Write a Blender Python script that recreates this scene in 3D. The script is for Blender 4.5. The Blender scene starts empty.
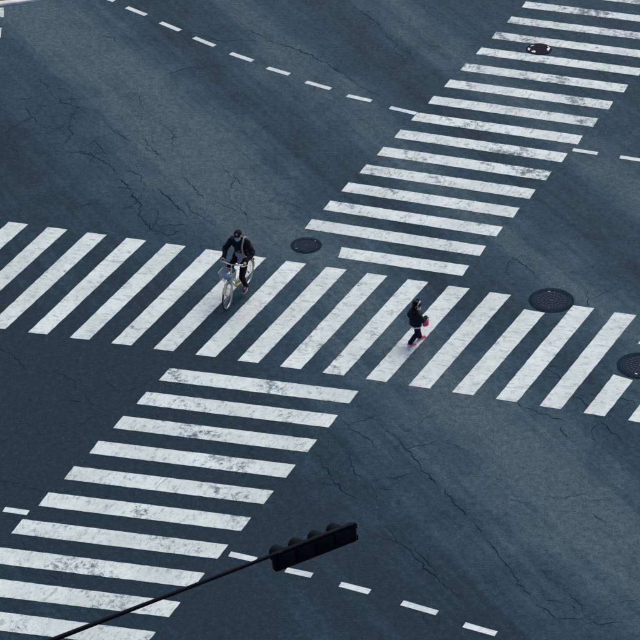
import bpy, bmesh, math, random
from mathutils import Vector, Matrix, noise, Euler

# ------------------------------------------------------------------ camera, sky, sun, exposure
sc = bpy.context.scene
COL = sc.collection
R = math.radians

PITCH, ROLL, CAM_H = R(33.14), R(-1.47), 32.188
CAM_BACK = CAM_H / math.tan(PITCH)
cam_data = bpy.data.cameras.new("camera")
cam_data.sensor_width = 36.0
cam_data.lens = 157.5
cam_data.clip_start = 0.5
cam_data.clip_end = 3000.0
cam = bpy.data.objects.new("camera", cam_data)
COL.objects.link(cam)
cam.matrix_world = (Matrix.Translation((0, -CAM_BACK, CAM_H))
                    @ Matrix.Rotation(math.pi / 2 - PITCH, 4, 'X') @ Matrix.Rotation(ROLL, 4, 'Z'))
sc.camera = cam

SUN_AZ, SUN_EL = R(38), R(48)            # azimuth clockwise from +Y: the low sun is ahead and to the right
world = bpy.data.worlds.new("World")
sc.world = world
world.use_nodes = True
wn = world.node_tree
wn.nodes.clear()
sky = wn.nodes.new('ShaderNodeTexSky')
sky.sky_type = 'NISHITA'
sky.sun_disc = False
sky.sun_elevation = SUN_EL
sky.sun_rotation = SUN_AZ
sky.air_density = 0.75
sky.dust_density = 3.0
sky.ozone_density = 0.4
bg = wn.nodes.new('ShaderNodeBackground')
bg.inputs['Strength'].default_value = 0.10
wo = wn.nodes.new('ShaderNodeOutputWorld')
wn.links.new(sky.outputs[0], bg.inputs[0])
wn.links.new(bg.outputs[0], wo.inputs[0])

sun_data = bpy.data.lights.new("sun", 'SUN')
sun_data.energy = 1.4
sun_data.angle = R(50)
sun_data.color = (1.0, 0.95, 0.88)
sun = bpy.data.objects.new("sun", sun_data)
COL.objects.link(sun)
sd = Vector((math.sin(SUN_AZ) * math.cos(SUN_EL), math.cos(SUN_AZ) * math.cos(SUN_EL), math.sin(SUN_EL)))
sun.rotation_euler = (-sd).to_track_quat('-Z', 'Y').to_euler()

sc.view_settings.view_transform = 'Standard'
sc.view_settings.look = 'None'
sc.view_settings.gamma = 1.0
sc.view_settings.use_curve_mapping = False
sc.view_settings.exposure = 0.45

rng = random.Random(7)

# ------------------------------------------------------------------ helpers
def link(o, parent=None):
    COL.objects.link(o)
    if parent is not None:
        o.parent = parent
    return o

def tag(o, label=None, cat=None, group=None, kind=None):
    if label: o['label'] = label
    if cat: o['category'] = cat
    if group: o['group'] = group
    if kind: o['kind'] = kind
    return o

def empty(name, loc=(0, 0, 0), rz=0.0, s=1.0):
    o = bpy.data.objects.new(name, None)
    o.location = loc
    o.rotation_euler = (0, 0, rz)
    o.scale = (s, s, s)
    o.empty_display_size = 0.2
    return link(o)

def build(name, bm, mat, parent=None, smooth=False, auto=None):
    me = bpy.data.meshes.new(name)
    bmesh.ops.recalc_face_normals(bm, faces=bm.faces[:])
    if smooth:
        for f in bm.faces: f.smooth = True
    bm.to_mesh(me)
    bm.free()
    if mat: me.materials.append(mat)
    if auto is not None:
        me.shade_smooth()
        me.set_sharp_from_angle(angle=auto)
    return link(bpy.data.objects.new(name, me), parent)

def frame_of(d):
    d = Vector(d).normalized()
    a = Vector((0, 0, 1)) if abs(d.z) < 0.9 else Vector((1, 0, 0))
    x = d.cross(a).normalized()
    return x, d.cross(x).normalized()

def tube(bm, pts, r, n=8, cap=True, closed=False):
    """swept tube through points; r number or list"""
    pts = [Vector(p) for p in pts]
    N = len(pts)
    rr = r if isinstance(r, (list, tuple)) else [r] * N
    rings = []
    x0 = None
    for i, p in enumerate(pts):
        if closed:
            d = pts[(i + 1) % N] - pts[i - 1]
        else:
            d = pts[min(i + 1, N - 1)] - pts[max(i - 1, 0)]
        d.normalize()
        if x0 is None:
            x0, y0 = frame_of(d)
        else:
            x0 = (x0 - d * x0.dot(d)).normalized()
            y0 = d.cross(x0).normalized()
        rings.append([bm.verts.new(p + (x0 * math.cos(2 * math.pi * k / n) + y0 * math.sin(2 * math.pi * k / n)) * rr[i]) for k in range(n)])
    M = N if closed else N - 1
    for i in range(M):
        a, b = rings[i], rings[(i + 1) % N]
        for k in range(n):
            bm.faces.new((a[k], a[(k + 1) % n], b[(k + 1) % n], b[k]))
    if cap and not closed:
        bm.faces.new(rings[0][::-1])
        bm.faces.new(rings[-1])

def smooth_path(pts, sub=6):
    """Catmull-Rom through the points"""
    P = [Vector(p) for p in pts]
    out = []
    for i in range(len(P) - 1):
        p0, p1, p2, p3 = P[max(i - 1, 0)], P[i], P[i + 1], P[min(i + 2, len(P) - 1)]
        for k in range(sub):
            t = k / sub
            out.append(0.5 * ((2 * p1) + (p2 - p0) * t + (2 * p0 - 5 * p1 + 4 * p2 - p3) * t * t + (3 * p1 - p0 - 3 * p2 + p3) * t ** 3))
    out.append(P[-1])
    return out

def box(bm, c, s, rot=None, bevel=0.0, seg=2):
    m = Matrix.Translation(c) @ (rot.to_4x4() if rot is not None else Matrix.Identity(4)) @ Matrix.Diagonal((s[0], s[1], s[2], 1))
    g = bmesh.ops.create_cube(bm, size=1.0, matrix=m)
    if bevel > 0:
        es = list({e for v in g['verts'] for e in v.link_edges})
        bmesh.ops.bevel(bm, geom=es, offset=bevel, segments=seg, profile=0.5, affect='EDGES')

def lathe(bm, prof, n=32, m=None, closed_top=False):
    """profile of (r, z) revolved about local Z, transformed by m"""
    m = m or Matrix.Identity(4)
    rings = []
    for r, z in prof:
        if r < 1e-6:
            rings.append([bm.verts.new(m @ Vector((0, 0, z)))])
        else:
            rings.append([bm.verts.new(m @ Vector((r * math.cos(2 * math.pi * k / n), r * math.sin(2 * math.pi * k / n), z))) for k in range(n)])
    for a, b in zip(rings, rings[1:]):
        for k in range(n):
            k2 = (k + 1) % n
            if len(a) == 1 and len(b) == 1: continue
            if len(a) == 1: bm.faces.new((a[0], b[k2], b[k]))
            elif len(b) == 1: bm.faces.new((a[k], a[k2], b[0]))
            else: bm.faces.new((a[k], a[k2], b[k2], b[k]))

def torus(bm, R_, r, m=None, n=48, k=10, a0=0.0, a1=None):
    """ring in local XY plane, or an arc"""
    m = m or Matrix.Identity(4)
    full = a1 is None
    cnt = n if full else n + 1
    pts = []
    for i in range(cnt):
        a = 2 * math.pi * i / n if full else a0 + (a1 - a0) * i / n
        pts.append(m @ Vector((R_ * math.cos(a), R_ * math.sin(a), 0)))
    tube(bm, pts, r, k, closed=full)

def cone_seg(bm, p0, r0, p1, r1, n=14):
    p0, p1 = Vector(p0), Vector(p1)
    for p, r in ((p0, r0), (p1, r1)):
        bmesh.ops.create_icosphere(bm, subdivisions=2, radius=r, matrix=Matrix.Translation(p))
    if (p1 - p0).length > 1e-4:
        tube(bm, [p0, p1], [r0, r1], n)

def ell(bm, c, s, rot=None):
    m = Matrix.Translation(c) @ (rot.to_matrix().to_4x4() if rot is not None else Matrix.Identity(4)) @ Matrix.Diagonal((s[0], s[1], s[2], 1))
    bmesh.ops.create_icosphere(bm, subdivisions=3, radius=1.0, matrix=m)

def blob(name, bm, mat, parent, voxel=0.008, smooth=4, fold=0.0, fscale=12.0, seed=0.0, cut=None):
    """merge overlapping closed shapes into ONE continuous surface (voxel union), smooth it, add cloth folds"""
    me = bpy.data.meshes.new(name)
    bmesh.ops.recalc_face_normals(bm, faces=bm.faces[:])
    bm.to_mesh(me); bm.free()
    tmp = bpy.data.objects.new(name + '_tmp', me)
    COL.objects.link(tmp)
    md = tmp.modifiers.new('r', 'REMESH'); md.mode = 'VOXEL'; md.voxel_size = voxel; md.adaptivity = 0.0
    if smooth:
        ms = tmp.modifiers.new('s', 'SMOOTH'); ms.factor = 0.5; ms.iterations = smooth
    dg = bpy.context.evaluated_depsgraph_get()
    out = bpy.data.meshes.new_from_object(tmp.evaluated_get(dg))
    bpy.data.objects.remove(tmp); bpy.data.meshes.remove(me)
    out.name = name
    if fold or cut:
        b2 = bmesh.new(); b2.from_mesh(out)
        if fold:
            b2.normal_update()
            for v in b2.verts:
                q = v.co
                w = noise.noise(Vector((q.x * fscale, q.y * fscale, q.z * fscale * 2.1 + seed)))
                w += 0.5 * noise.noise(Vector((q.x * fscale * 2.3 + 5, q.y * fscale * 2.3, q.z * fscale * 3.7 + seed)))
                v.co = q + v.normal * (w * fold)
        if cut: cut(b2)
        b2.to_mesh(out); b2.free()
    out.materials.clear()
    out.materials.append(mat)
    out.shade_smooth()
    return link(bpy.data.objects.new(name, out), parent)

# ------------------------------------------------------------------ materials
class NT:
    def __init__(s, name):
        s.m = bpy.data.materials.new(name); s.m.use_nodes = True
        s.t = s.m.node_tree; s.t.nodes.clear()
        s.out = s.t.nodes.new('ShaderNodeOutputMaterial')
        s.b = s.t.nodes.new('ShaderNodeBsdfPrincipled')
        s.t.links.new(s.b.outputs[0], s.out.inputs[0])
        g = s.t.nodes.new('ShaderNodeNewGeometry'); s.pos = g.outputs['Position']
    def n(s, typ, **kw):
        o = s.t.nodes.new(typ)
        for k, v in kw.items(): setattr(o, k, v)
        return o
    def put(s, sock, v):
        if hasattr(v, 'is_output'): s.t.links.new(v, sock)
        else: sock.default_value = v
    def math(s, op, a, b=0.0, c=None, clamp=False):
        o = s.n('ShaderNodeMath', operation=op, use_clamp=clamp)
        s.put(o.inputs[0], a); s.put(o.inputs[1], b)
        if c is not None: s.put(o.inputs[2], c)
        return o.outputs[0]
    def vmath(s, op, a, b):
        o = s.n('ShaderNodeVectorMath', operation=op)
        s.put(o.inputs[0], a); s.put(o.inputs[1], b)
        return o.outputs[0]
    def aniso(s, vec, d, along, across):
        """ground coordinates turned to direction d and stretched"""
        o = s.n('ShaderNodeCombineXYZ')
        for i, (q, f) in enumerate(((d, along), ((-d[1], d[0]), across))):
            dp = s.n('ShaderNodeVectorMath', operation='DOT_PRODUCT')
            s.put(dp.inputs[0], vec); dp.inputs[1].default_value = (q[0] * f, q[1] * f, 0)
            s.t.links.new(dp.outputs['Value'], o.inputs[i])
        return o.outputs[0]
    def noise(s, scale, detail=3.0, rough=0.55, vec=None, dist=0.0):
        o = s.n('ShaderNodeTexNoise')
        s.put(o.inputs['Vector'], vec or s.pos)
        o.inputs['Scale'].default_value = scale; o.inputs['Detail'].default_value = detail
        o.inputs['Roughness'].default_value = rough; o.inputs['Distortion'].default_value = dist
        return o
    def vor(s, scale, feature='F1', vec=None, rand=1.0):
        o = s.n('ShaderNodeTexVoronoi', feature=feature)
        s.put(o.inputs['Vector'], vec or s.pos)
        o.inputs['Scale'].default_value = scale
        o.inputs['Randomness'].default_value = rand
        return o
    def ramp(s, v, lo, hi, a=0.0, b=1.0, smooth=True):
        o = s.n('ShaderNodeMapRange', interpolation_type='SMOOTHSTEP' if smooth else 'LINEAR')
        s.put(o.inputs[0], v)
        for i, x in enumerate((lo, hi, a, b)): s.put(o.inputs[1 + i], x)
        return o.outputs[0]
    def mix(s, f, a, b, blend='MIX'):
        o = s.n('ShaderNodeMix', data_type='RGBA', blend_type=blend)
        s.put(o.inputs[0], f)
        s.put(o.inputs[6], a if hasattr(a, 'is_output') else (*a, 1))
        s.put(o.inputs[7], b if hasattr(b, 'is_output') else (*b, 1))
        return o.outputs[2]
    def bump(s, h, strength=0.3, dist=0.01, nrm=None):
        o = s.n('ShaderNodeBump'); o.inputs['Strength'].default_value = strength; o.inputs['Distance'].default_value = dist
        s.put(o.inputs['Height'], h)
        if nrm: s.put(o.inputs['Normal'], nrm)
        return o.outputs[0]
    def done(s, col, rough=0.7, nrm=None, metal=0.0, spec=0.5):
        s.put(s.b.inputs['Base Color'], col if hasattr(col, 'is_output') else (*col, 1))
        s.put(s.b.inputs['Roughness'], rough); s.put(s.b.inputs['Metallic'], metal)
        s.put(s.b.inputs['Specular IOR Level'], spec)
        if nrm: s.put(s.b.inputs['Normal'], nrm)
        return s.m

A_DARK = (0.0070, 0.0258, 0.0455)
A_MID = (0.0190, 0.0540, 0.0840)
A_LIGHT = (0.060, 0.1020, 0.1310)

def asphalt_color(k):
    """shared by the road and by the worn-through paint; returns colour socket, fine grain socket"""
    at = k.n('ShaderNodeAttribute', attribute_name='wear')
    big = k.noise(0.16, 4.0, 0.6).outputs['Fac']
    mid = k.noise(1.1, 5.0, 0.62, dist=0.4).outputs['Fac']
    # faint streaks along the wheel tracks
    streak = k.noise(1.0, 5.0, 0.6, vec=k.aniso(k.pos, (0.48, -0.88), 0.10, 1.5), dist=0.3).outputs['Fac']
    scratch = k.noise(1.0, 3.0, 0.6, vec=k.aniso(k.pos, (0.48, -0.88), 0.14, 6.5), dist=0.2).outputs['Fac']
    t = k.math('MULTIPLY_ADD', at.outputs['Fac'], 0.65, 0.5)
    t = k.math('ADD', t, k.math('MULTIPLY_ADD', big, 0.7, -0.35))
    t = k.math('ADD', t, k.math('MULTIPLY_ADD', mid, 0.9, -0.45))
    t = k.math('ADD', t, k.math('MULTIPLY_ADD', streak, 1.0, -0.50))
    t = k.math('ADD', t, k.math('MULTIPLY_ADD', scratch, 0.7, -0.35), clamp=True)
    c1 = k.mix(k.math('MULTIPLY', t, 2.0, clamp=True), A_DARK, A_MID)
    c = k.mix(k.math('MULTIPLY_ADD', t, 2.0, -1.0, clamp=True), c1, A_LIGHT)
    # aggregate
    g1 = k.noise(26.0, 3.0, 0.8).outputs['Fac']
    g2 = k.noise(8.0, 4.0, 0.75).outputs['Fac']
    gr = k.math('ADD', k.ramp(g1, 0.25, 0.75, 0.28, 1.72, False), k.ramp(g2, 0.25, 0.75, -0.55, 0.55, False))
    cc = k.n('ShaderNodeVectorMath', operation='SCALE'); k.put(cc.inputs[0], c); k.put(cc.inputs['Scale'], gr)
    c = cc.outputs[0]
    # pale stones and dark pits
    v = k.vor(21.0)
    stone = k.math('MULTIPLY', k.ramp(v.outputs['Distance'], 0.34, 0.10), k.ramp(g2, 0.48, 0.68))
    c = k.mix(k.math('MULTIPLY', stone, 0.55), c, (0.125, 0.160, 0.180))
    pit = k.ramp(k.noise(4.6, 3.0, 0.55).outputs['Fac'], 0.69, 0.75)
    c = k.mix(k.math('MULTIPLY', pit, 0.75), c, (0.008, 0.013, 0.022))
    # fine crazing, strongest where the surface is dark and old
    wv = k.vmath('ADD', k.pos, k.vmath('MULTIPLY', k.noise(3.0, 3.0).outputs['Color'], (0.35, 0.35, 0)))
    cz = k.vor(2.1, 'DISTANCE_TO_EDGE', vec=wv)
    line = k.ramp(cz.outputs['Distance'], 0.004, 0.028, 1.0, 0.0)
    msk = k.ramp(k.noise(0.45, 3.0, 0.6).outputs['Fac'], 0.50, 0.62)
    old = k.n('ShaderNodeAttribute', attribute_name='craze').outputs['Fac']
    line = k.math('MULTIPLY', k.math('MULTIPLY', line, k.math('ADD', k.math('MULTIPLY', msk, 0.35), old, clamp=True)), k.ramp(g2, 0.35, 0.6))
    c = k.mix(k.math('MULTIPLY', line, 0.75), c, (0.004, 0.012, 0.022))
    return c, g1, gr

def mat_asphalt():
    k = NT('asphalt')
    c, g, gr = asphalt_color(k)
    h = k.math('ADD', g, k.math('MULTIPLY', k.noise(140.0, 2.0).outputs['Fac'], 0.5))
    return k.done(c, k.ramp(g, 0.3, 0.7, 0.55, 0.82), k.bump(h, 0.8, 0.02), spec=0.15)

def mat_paint(name, wear=0.5, col=(0.67, 0.755, 0.745), craze=True, across=(0.96, -0.28)):
    """thermoplastic road paint: scuffed, cracked across, worn through to the asphalt in patches"""
    k = NT(name)
    a, g, gr = asphalt_color(k)
    oi = k.n('ShaderNodeObjectInfo').outputs['Random']
    off = k.n('ShaderNodeCombineXYZ'); k.put(off.inputs[2], k.math('MULTIPLY', oi, 37.0))
    p = k.vmath('ADD', k.pos, off.outputs[0])
    blot = k.noise(2.1, 4.0, 0.62, vec=p, dist=0.8).outputs['Fac']
    fine = k.noise(9.0, 5.0, 0.72, vec=p).outputs['Fac']
    pt = k.math('ADD', k.math('MULTIPLY', blot, 0.60), k.math('MULTIPLY', fine, 0.62))
    track = k.noise(1.0, 3.0, 0.55, vec=k.aniso(k.pos, (0.48, -0.88), 0.16, 0.95)).outputs['Fac']       # wheel paths wear harder
    pt = k.math('ADD', pt, k.ramp(track, 0.35, 0.68, -0.13, 0.10))
    grit = k.noise(42.0, 2.0, 0.7, vec=p).outputs['Fac']
    pt = k.math('ADD', pt, k.ramp(grit, 0.3, 0.7, -0.07, 0.07, False))
    lo = 0.765 - 0.125 * wear
    thin = k.ramp(pt, lo, lo + 0.10, 0.0, 0.88)                  # worn thin: grey shows
    gone = k.ramp(pt, lo + 0.10, lo + 0.16, 0.0, 0.7)
    # hairline cracks running across the bar, in broken strokes
    wob = k.vmath('ADD', p, k.vmath('MULTIPLY', k.noise(7.0, 3.0, vec=p).outputs['Color'], (0.10, 0.10, 0)))
    hn = k.noise(1.0, 2.0, 0.5, vec=k.aniso(wob, across, 1.6, 9.0)).outputs['Fac']
    hair = k.ramp(k.math('ABSOLUTE', k.math('SUBTRACT', hn, 0.5)), 0.008, 0.034, 1.0, 0.0)
    line = k.math('MULTIPLY', hair, k.ramp(k.noise(5.0, 3.0, vec=p).outputs['Fac'], 0.42, 0.58))
    tone = k.noise(0.9, 4.0, 0.6, vec=p).outputs['Fac']
    c = k.mix(k.ramp(tone, 0.3, 0.7, 0.0, 1.0), tuple(x * 0.80 for x in col), col)
    c = k.mix(k.math('MULTIPLY', k.ramp(fine, 0.42, 0.72), 0.36), c, (0.24, 0.30, 0.33))
    c = k.mix(k.math('MULTIPLY', k.ramp(grit, 0.52, 0.72), 0.24), c, (0.22, 0.29, 0.32))
    c = k.mix(thin, c, (0.15, 0.21, 0.245))
    c = k.mix(k.math('MULTIPLY', line, 0.5 if craze else 0.2), c, (0.11, 0.16, 0.195))
    c = k.mix(gone, c, a)
    # scuffed edges
    return k.done(c, 0.62, k.bump(k.math('ADD', g, k.math('MULTIPLY', thin, -0.6)), 0.3, 0.008), spec=0.4)

def mat_simple(name, col, rough=0.6, var=0.15, scale=25.0, metal=0.0, bump=0.0, spec=0.5, sheen=0.0):
    k = NT(name)
    tc = k.n('ShaderNodeTexCoord').outputs['Object']
    nz = k.noise(scale, 4.0, 0.6, vec=tc).outputs['Fac']
    c = k.mix(k.ramp(nz, 0.3, 0.7), tuple(x * (1 - var) for x in col), tuple(min(1, x * (1 + var)) for x in col))
    m = k.done(c, k.ramp(nz, 0.3, 0.7, max(0.02, rough - 0.08), min(1, rough + 0.08)), k.bump(nz, bump, 0.004) if bump else None, metal, spec)
    if sheen: k.b.inputs['Sheen Weight'].default_value = sheen
    return m

M = {}
M['asphalt'] = mat_asphalt()
M['paint_main'] = mat_paint('worn road paint, cracked', 0.42, across=(0.96, -0.28))
M['paint_old'] = mat_paint('worn road paint, scuffed through', 1.0, across=(0.45, 0.89))
M['paint_mid'] = mat_paint('worn road paint, scuffed', 0.70, across=(0.45, 0.89))
M['paint_line'] = mat_paint('lane line paint', 0.05, (0.68, 0.76, 0.77), False)
M['crack'] = mat_simple('open crack', (0.0085, 0.025, 0.041), 1.0, 0.3, 9.0, spec=0.0)
M['kerb'] = mat_simple('kerb concrete', (0.66, 0.70, 0.70), 0.85, 0.15, 6.0, bump=0.3)
M['pavers'] = mat_simple('red paving', (0.13, 0.028, 0.042), 0.85, 0.25, 8.0, bump=0.3)
M['iron'] = mat_simple('cast iron lid', (0.006, 0.018, 0.036), 0.7, 0.35, 18.0, metal=0.0, bump=0.4, spec=0.08)
M['iron_rust'] = mat_simple('rusty cast iron lid', (0.016, 0.012, 0.026), 0.7, 0.4, 18.0, bump=0.4, spec=0.08)
M['iron_worn'] = mat_simple('iron polished by tyres', (0.016, 0.029, 0.052), 0.6, 0.3, 22.0, metal=0.0, bump=0.3, spec=0.15)
M['mortar'] = mat_simple('lid surround mortar', (0.006, 0.018, 0.034), 0.85, 0.3, 14.0, bump=0.4, spec=0.05)
M['fleck'] = mat_simple('paint remnant', (0.62, 0.64, 0.64), 0.6, 0.2, 30.0)
M['signal'] = mat_simple('dark signal paint', (0.0035, 0.005, 0.010), 0.6, 0.25, 6.0, bump=0.1, spec=0.06)
M['signal_in'] = mat_simple('visor inside', (0.003, 0.0065, 0.011), 0.65, 0.2, 6.0, spec=0.06)
M['lens_g'] = mat_simple('green lens', (0.02, 0.16, 0.13), 0.2, 0.1, 30.0)
M['lens_y'] = mat_simple('amber lens', (0.25, 0.13, 0.02), 0.2, 0.1, 30.0)
M['lens_r'] = mat_simple('red lens', (0.22, 0.02, 0.02), 0.2, 0.1, 30.0)
M['cream'] = mat_simple('cream bicycle paint', (0.64, 0.61, 0.41), 0.32, 0.06, 8.0)
M['chrome'] = mat_simple('bright metal', (0.62, 0.64, 0.66), 0.28, 0.1, 20.0, metal=0.9)
M['wire'] = mat_simple('grey basket wire', (0.36, 0.39, 0.41), 0.45, 0.1, 20.0, metal=0.3)
M['rubber'] = mat_simple('black rubber', (0.012, 0.013, 0.016), 0.8, 0.2, 30.0)
M['tyre_wall'] = mat_simple('pale tyre wall', (0.42, 0.42, 0.38), 0.75, 0.15, 30.0)
M['blackplastic'] = mat_simple('black plastic', (0.012, 0.012, 0.014), 0.5, 0.2, 20.0)
M['skin'] = mat_simple('skin', (0.50, 0.30, 0.22), 0.5, 0.08, 30.0, spec=0.3)
M['hair'] = mat_simple('black hair', (0.005, 0.005, 0.007), 0.6, 0.3, 60.0, bump=0.3, spec=0.15)
M['jacket'] = mat_simple('dark navy jacket', (0.0075, 0.009, 0.018), 0.85, 0.3, 14.0, bump=0.25, spec=0.2)
M['shirt'] = mat_simple('grey shirt', (0.26, 0.29, 0.37), 0.9, 0.15, 20.0, bump=0.2, spec=0.2)
M['trousers'] = mat_simple('black trousers', (0.006, 0.0065, 0.010), 0.9, 0.3, 14.0, bump=0.25, spec=0.15)
M['shoe'] = mat_simple('dark shoe', (0.012, 0.013, 0.018), 0.6, 0.2, 20.0)
M['sole'] = mat_simple('pale sole', (0.50, 0.52, 0.55), 0.7, 0.1, 20.0)
M['cap'] = mat_simple('black cap', (0.006, 0.006, 0.011), 0.85, 0.3, 40.0, bump=0.2, spec=0.15)
M['patch'] = mat_simple('pink grey emblem', (0.50, 0.33, 0.36), 0.8, 0.25, 60.0)
M['mask_blue'] = mat_simple('blue face mask', (0.14, 0.43, 0.62), 0.8, 0.08, 40.0)
M['mask_white'] = mat_simple('white face mask', (0.72, 0.68, 0.68), 0.8, 0.08, 40.0)
M['strap'] = mat_simple('tan strap', (0.36, 0.29, 0.23), 0.8, 0.12, 40.0)
M['bag_dark'] = mat_simple('dark canvas bag', (0.012, 0.013, 0.020), 0.85, 0.2, 30.0)
M['bag_blue'] = mat_simple('blue plastic bag', (0.03, 0.22, 0.46), 0.4, 0.45, 14.0)
M['navy'] = mat_simple('navy padded jacket', (0.006, 0.010, 0.024), 0.75, 0.3, 18.0, bump=0.25, spec=0.2)
M['white_cloth'] = mat_simple('white cloth', (0.70, 0.67, 0.70), 0.85, 0.1, 30.0)
M['indigo'] = mat_simple('indigo trousers', (0.011, 0.010, 0.042), 0.9, 0.35, 16.0, bump=0.25, spec=0.15)
M['pink'] = mat_simple('pink canvas', (0.78, 0.05, 0.20), 0.7, 0.15, 30.0)
M['pink_pale'] = mat_simple('pale pink trim', (0.70, 0.42, 0.54), 0.7, 0.12, 30.0)
M['eye'] = mat_simple('dark eye', (0.01, 0.008, 0.008), 0.2, 0.1, 40.0)

# ------------------------------------------------------------------ the road: one sheet to the horizon
def axis_lines(lo, hi, step, far):
    a = [lo + i * step for i in range(int(round((hi - lo) / step)) + 1)]
    d = step
    while a[-1] < far:
        d *= 1.6; a.append(a[-1] + d)
    d = step
    while a[0] > -far:
        d *= 1.6; a.insert(0, a[0] - d)
    return a

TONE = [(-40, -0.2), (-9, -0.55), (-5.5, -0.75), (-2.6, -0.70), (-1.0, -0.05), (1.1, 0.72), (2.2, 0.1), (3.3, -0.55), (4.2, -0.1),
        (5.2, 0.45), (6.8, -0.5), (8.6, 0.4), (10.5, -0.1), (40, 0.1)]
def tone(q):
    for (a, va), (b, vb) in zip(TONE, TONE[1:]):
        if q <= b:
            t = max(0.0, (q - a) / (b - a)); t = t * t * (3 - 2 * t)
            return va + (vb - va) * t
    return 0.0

def bump2(x, y, cx, cy, sx, sy):
    return math.exp(-((x - cx) / sx) ** 2 - ((y - cy) / sy) ** 2)

def road():
    xs = axis_lines(-13.0, 13.0, 0.26, 900)
    ys = axis_lines(-22.0, 24.0, 0.26, 900)
    verts = [(x, y, 0.0) for y in ys for x in xs]
    nx = len(xs)
    faces = [(j * nx + i, j * nx + i + 1, (j + 1) * nx + i + 1, (j + 1) * nx + i) for j in range(len(ys) - 1) for i in range(nx - 1)]
    me = bpy.data.meshes.new('road')
    me.from_pydata(verts, [], faces)
    w = me.attributes.new('wear', 'FLOAT', 'POINT')
    z = me.attributes.new('craze', 'FLOAT', 'POINT')
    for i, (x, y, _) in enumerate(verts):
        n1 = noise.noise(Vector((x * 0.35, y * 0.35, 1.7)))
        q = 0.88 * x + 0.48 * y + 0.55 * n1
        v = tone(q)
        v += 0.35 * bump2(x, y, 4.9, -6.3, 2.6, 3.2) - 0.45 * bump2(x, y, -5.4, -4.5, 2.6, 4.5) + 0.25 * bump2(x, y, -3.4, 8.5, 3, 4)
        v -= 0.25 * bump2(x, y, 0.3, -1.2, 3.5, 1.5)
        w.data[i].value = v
        z.data[i].value = min(1.0, 0.85 * bump2(x, y, -6.2, -3.6, 2.2, 3.2) + 0.55 * bump2(x, y, 0.2, -5.8, 1.0, 2.0) + 0.35 * bump2(x, y, -4.5, 6.5, 2.5, 3.5))
    me.materials.append(M['asphalt'])
    return link(bpy.data.objects.new('road', me))

ROAD = tag(road(), 'dark blue grey asphalt road with tyre-polished bands', None, kind='structure')

def paint_attr(me, co):
    """give a marking the wear of the road below it"""
    w = me.attributes.new('wear', 'FLOAT', 'POINT')
    for i, v in enumerate(me.vertices):
        x, y = co[i][0], co[i][1]
        w.data[i].value = tone(0.88 * x + 0.48 * y + 0.55 * noise.noise(Vector((x * 0.35, y * 0.35, 1.7))))

# cracks: jagged ribbons of open joint, lying on the sheet
CRACKS = [
  [(-6.71,11.1),(-6.46,10.62),(-6.32,10.26),(-6.1,9.9),(-5.9,9.74),(-5.65,9.58),(-5.44,9.32)],
  [(-7.02,10.05),(-6.67,10.13),(-6.48,10.17)],
  [(-6.92,9.69),(-6.74,9.14),(-6.58,8.89),(-6.37,8.59),(-6.16,8.63)],
  [(-5.81,8.75),(-5.8,8.46),(-5.66,8.22),(-5.83,7.89),(-5.87,7.7),(-5.78,7.46)],
  [(-5.41,7.96),(-5.23,7.32),(-4.99,7.0),(-4.67,6.53),(-4.36,5.87),(-4.01,5.05),(-3.93,4.27),(-3.7,3.87),(-3.22,3.59),(-2.88,4.04)],
  [(-3.63,5.66),(-3.31,5.11),(-3.12,4.83),(-2.89,4.3)],
  [(-3.03,6.17),(-2.74,5.52),(-2.5,4.98)],
  [(-4.24,8.43),(-3.83,7.55),(-3.48,6.88)],
  [(-1.8,5.03),(-1.62,4.5),(-1.52,3.97)],
  [(-2.16,6.54),(-1.67,5.65)],
  [(0.62,-2.98),(1.53,-4.47),(1.98,-5.52),(2.66,-6.8),(3.17,-8.05),(3.74,-9.55),(4.1,-10.05),(4.51,-10.07),(5.12,-9.72),(5.69,-9.49)],
  [(1.11,-7.17),(1.65,-8.14),(2.13,-8.93),(2.61,-9.59)],
  [(-0.18,-4.76),(0.34,-6.0),(0.66,-6.36)],
  [(4.14,-1.22),(4.55,-1.97),(4.83,-2.35),(5.08,-2.97),(5.32,-3.4),(5.51,-3.89),(5.89,-4.66),(6.26,-5.14)],
  [(3.92,2.9),(4.25,2.3),(4.55,1.72),(4.77,1.18)],
  [(-2.18,14.49),(-1.67,13.52),(-0.99,12.62),(-0.32,12.21),(0.33,11.44),(1.04,10.37),(1.57,9.69)],
  [(1.04,14.59),(1.55,13.72),(2.01,12.45),(2.47,11.69)],
  [(-6.74,-0.71),(-6.38,-1.03),(-6.05,-1.6)],
  [(-5.29,-2.85),(-5.09,-3.04)],
  [(-7.13,7.72),(-6.95,7.48),(-6.89,7.1)],
  [(-6.76,6.59),(-6.54,6.71)],
  [(-5.32,13.29),(-4.93,13.1),(-4.74,12.66)],
  [(4.7,-4.03),(4.78,-4.54)],
  [(1.6,-4.74),(2.3,-4.43),(2.87,-4.86)],
]
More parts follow.
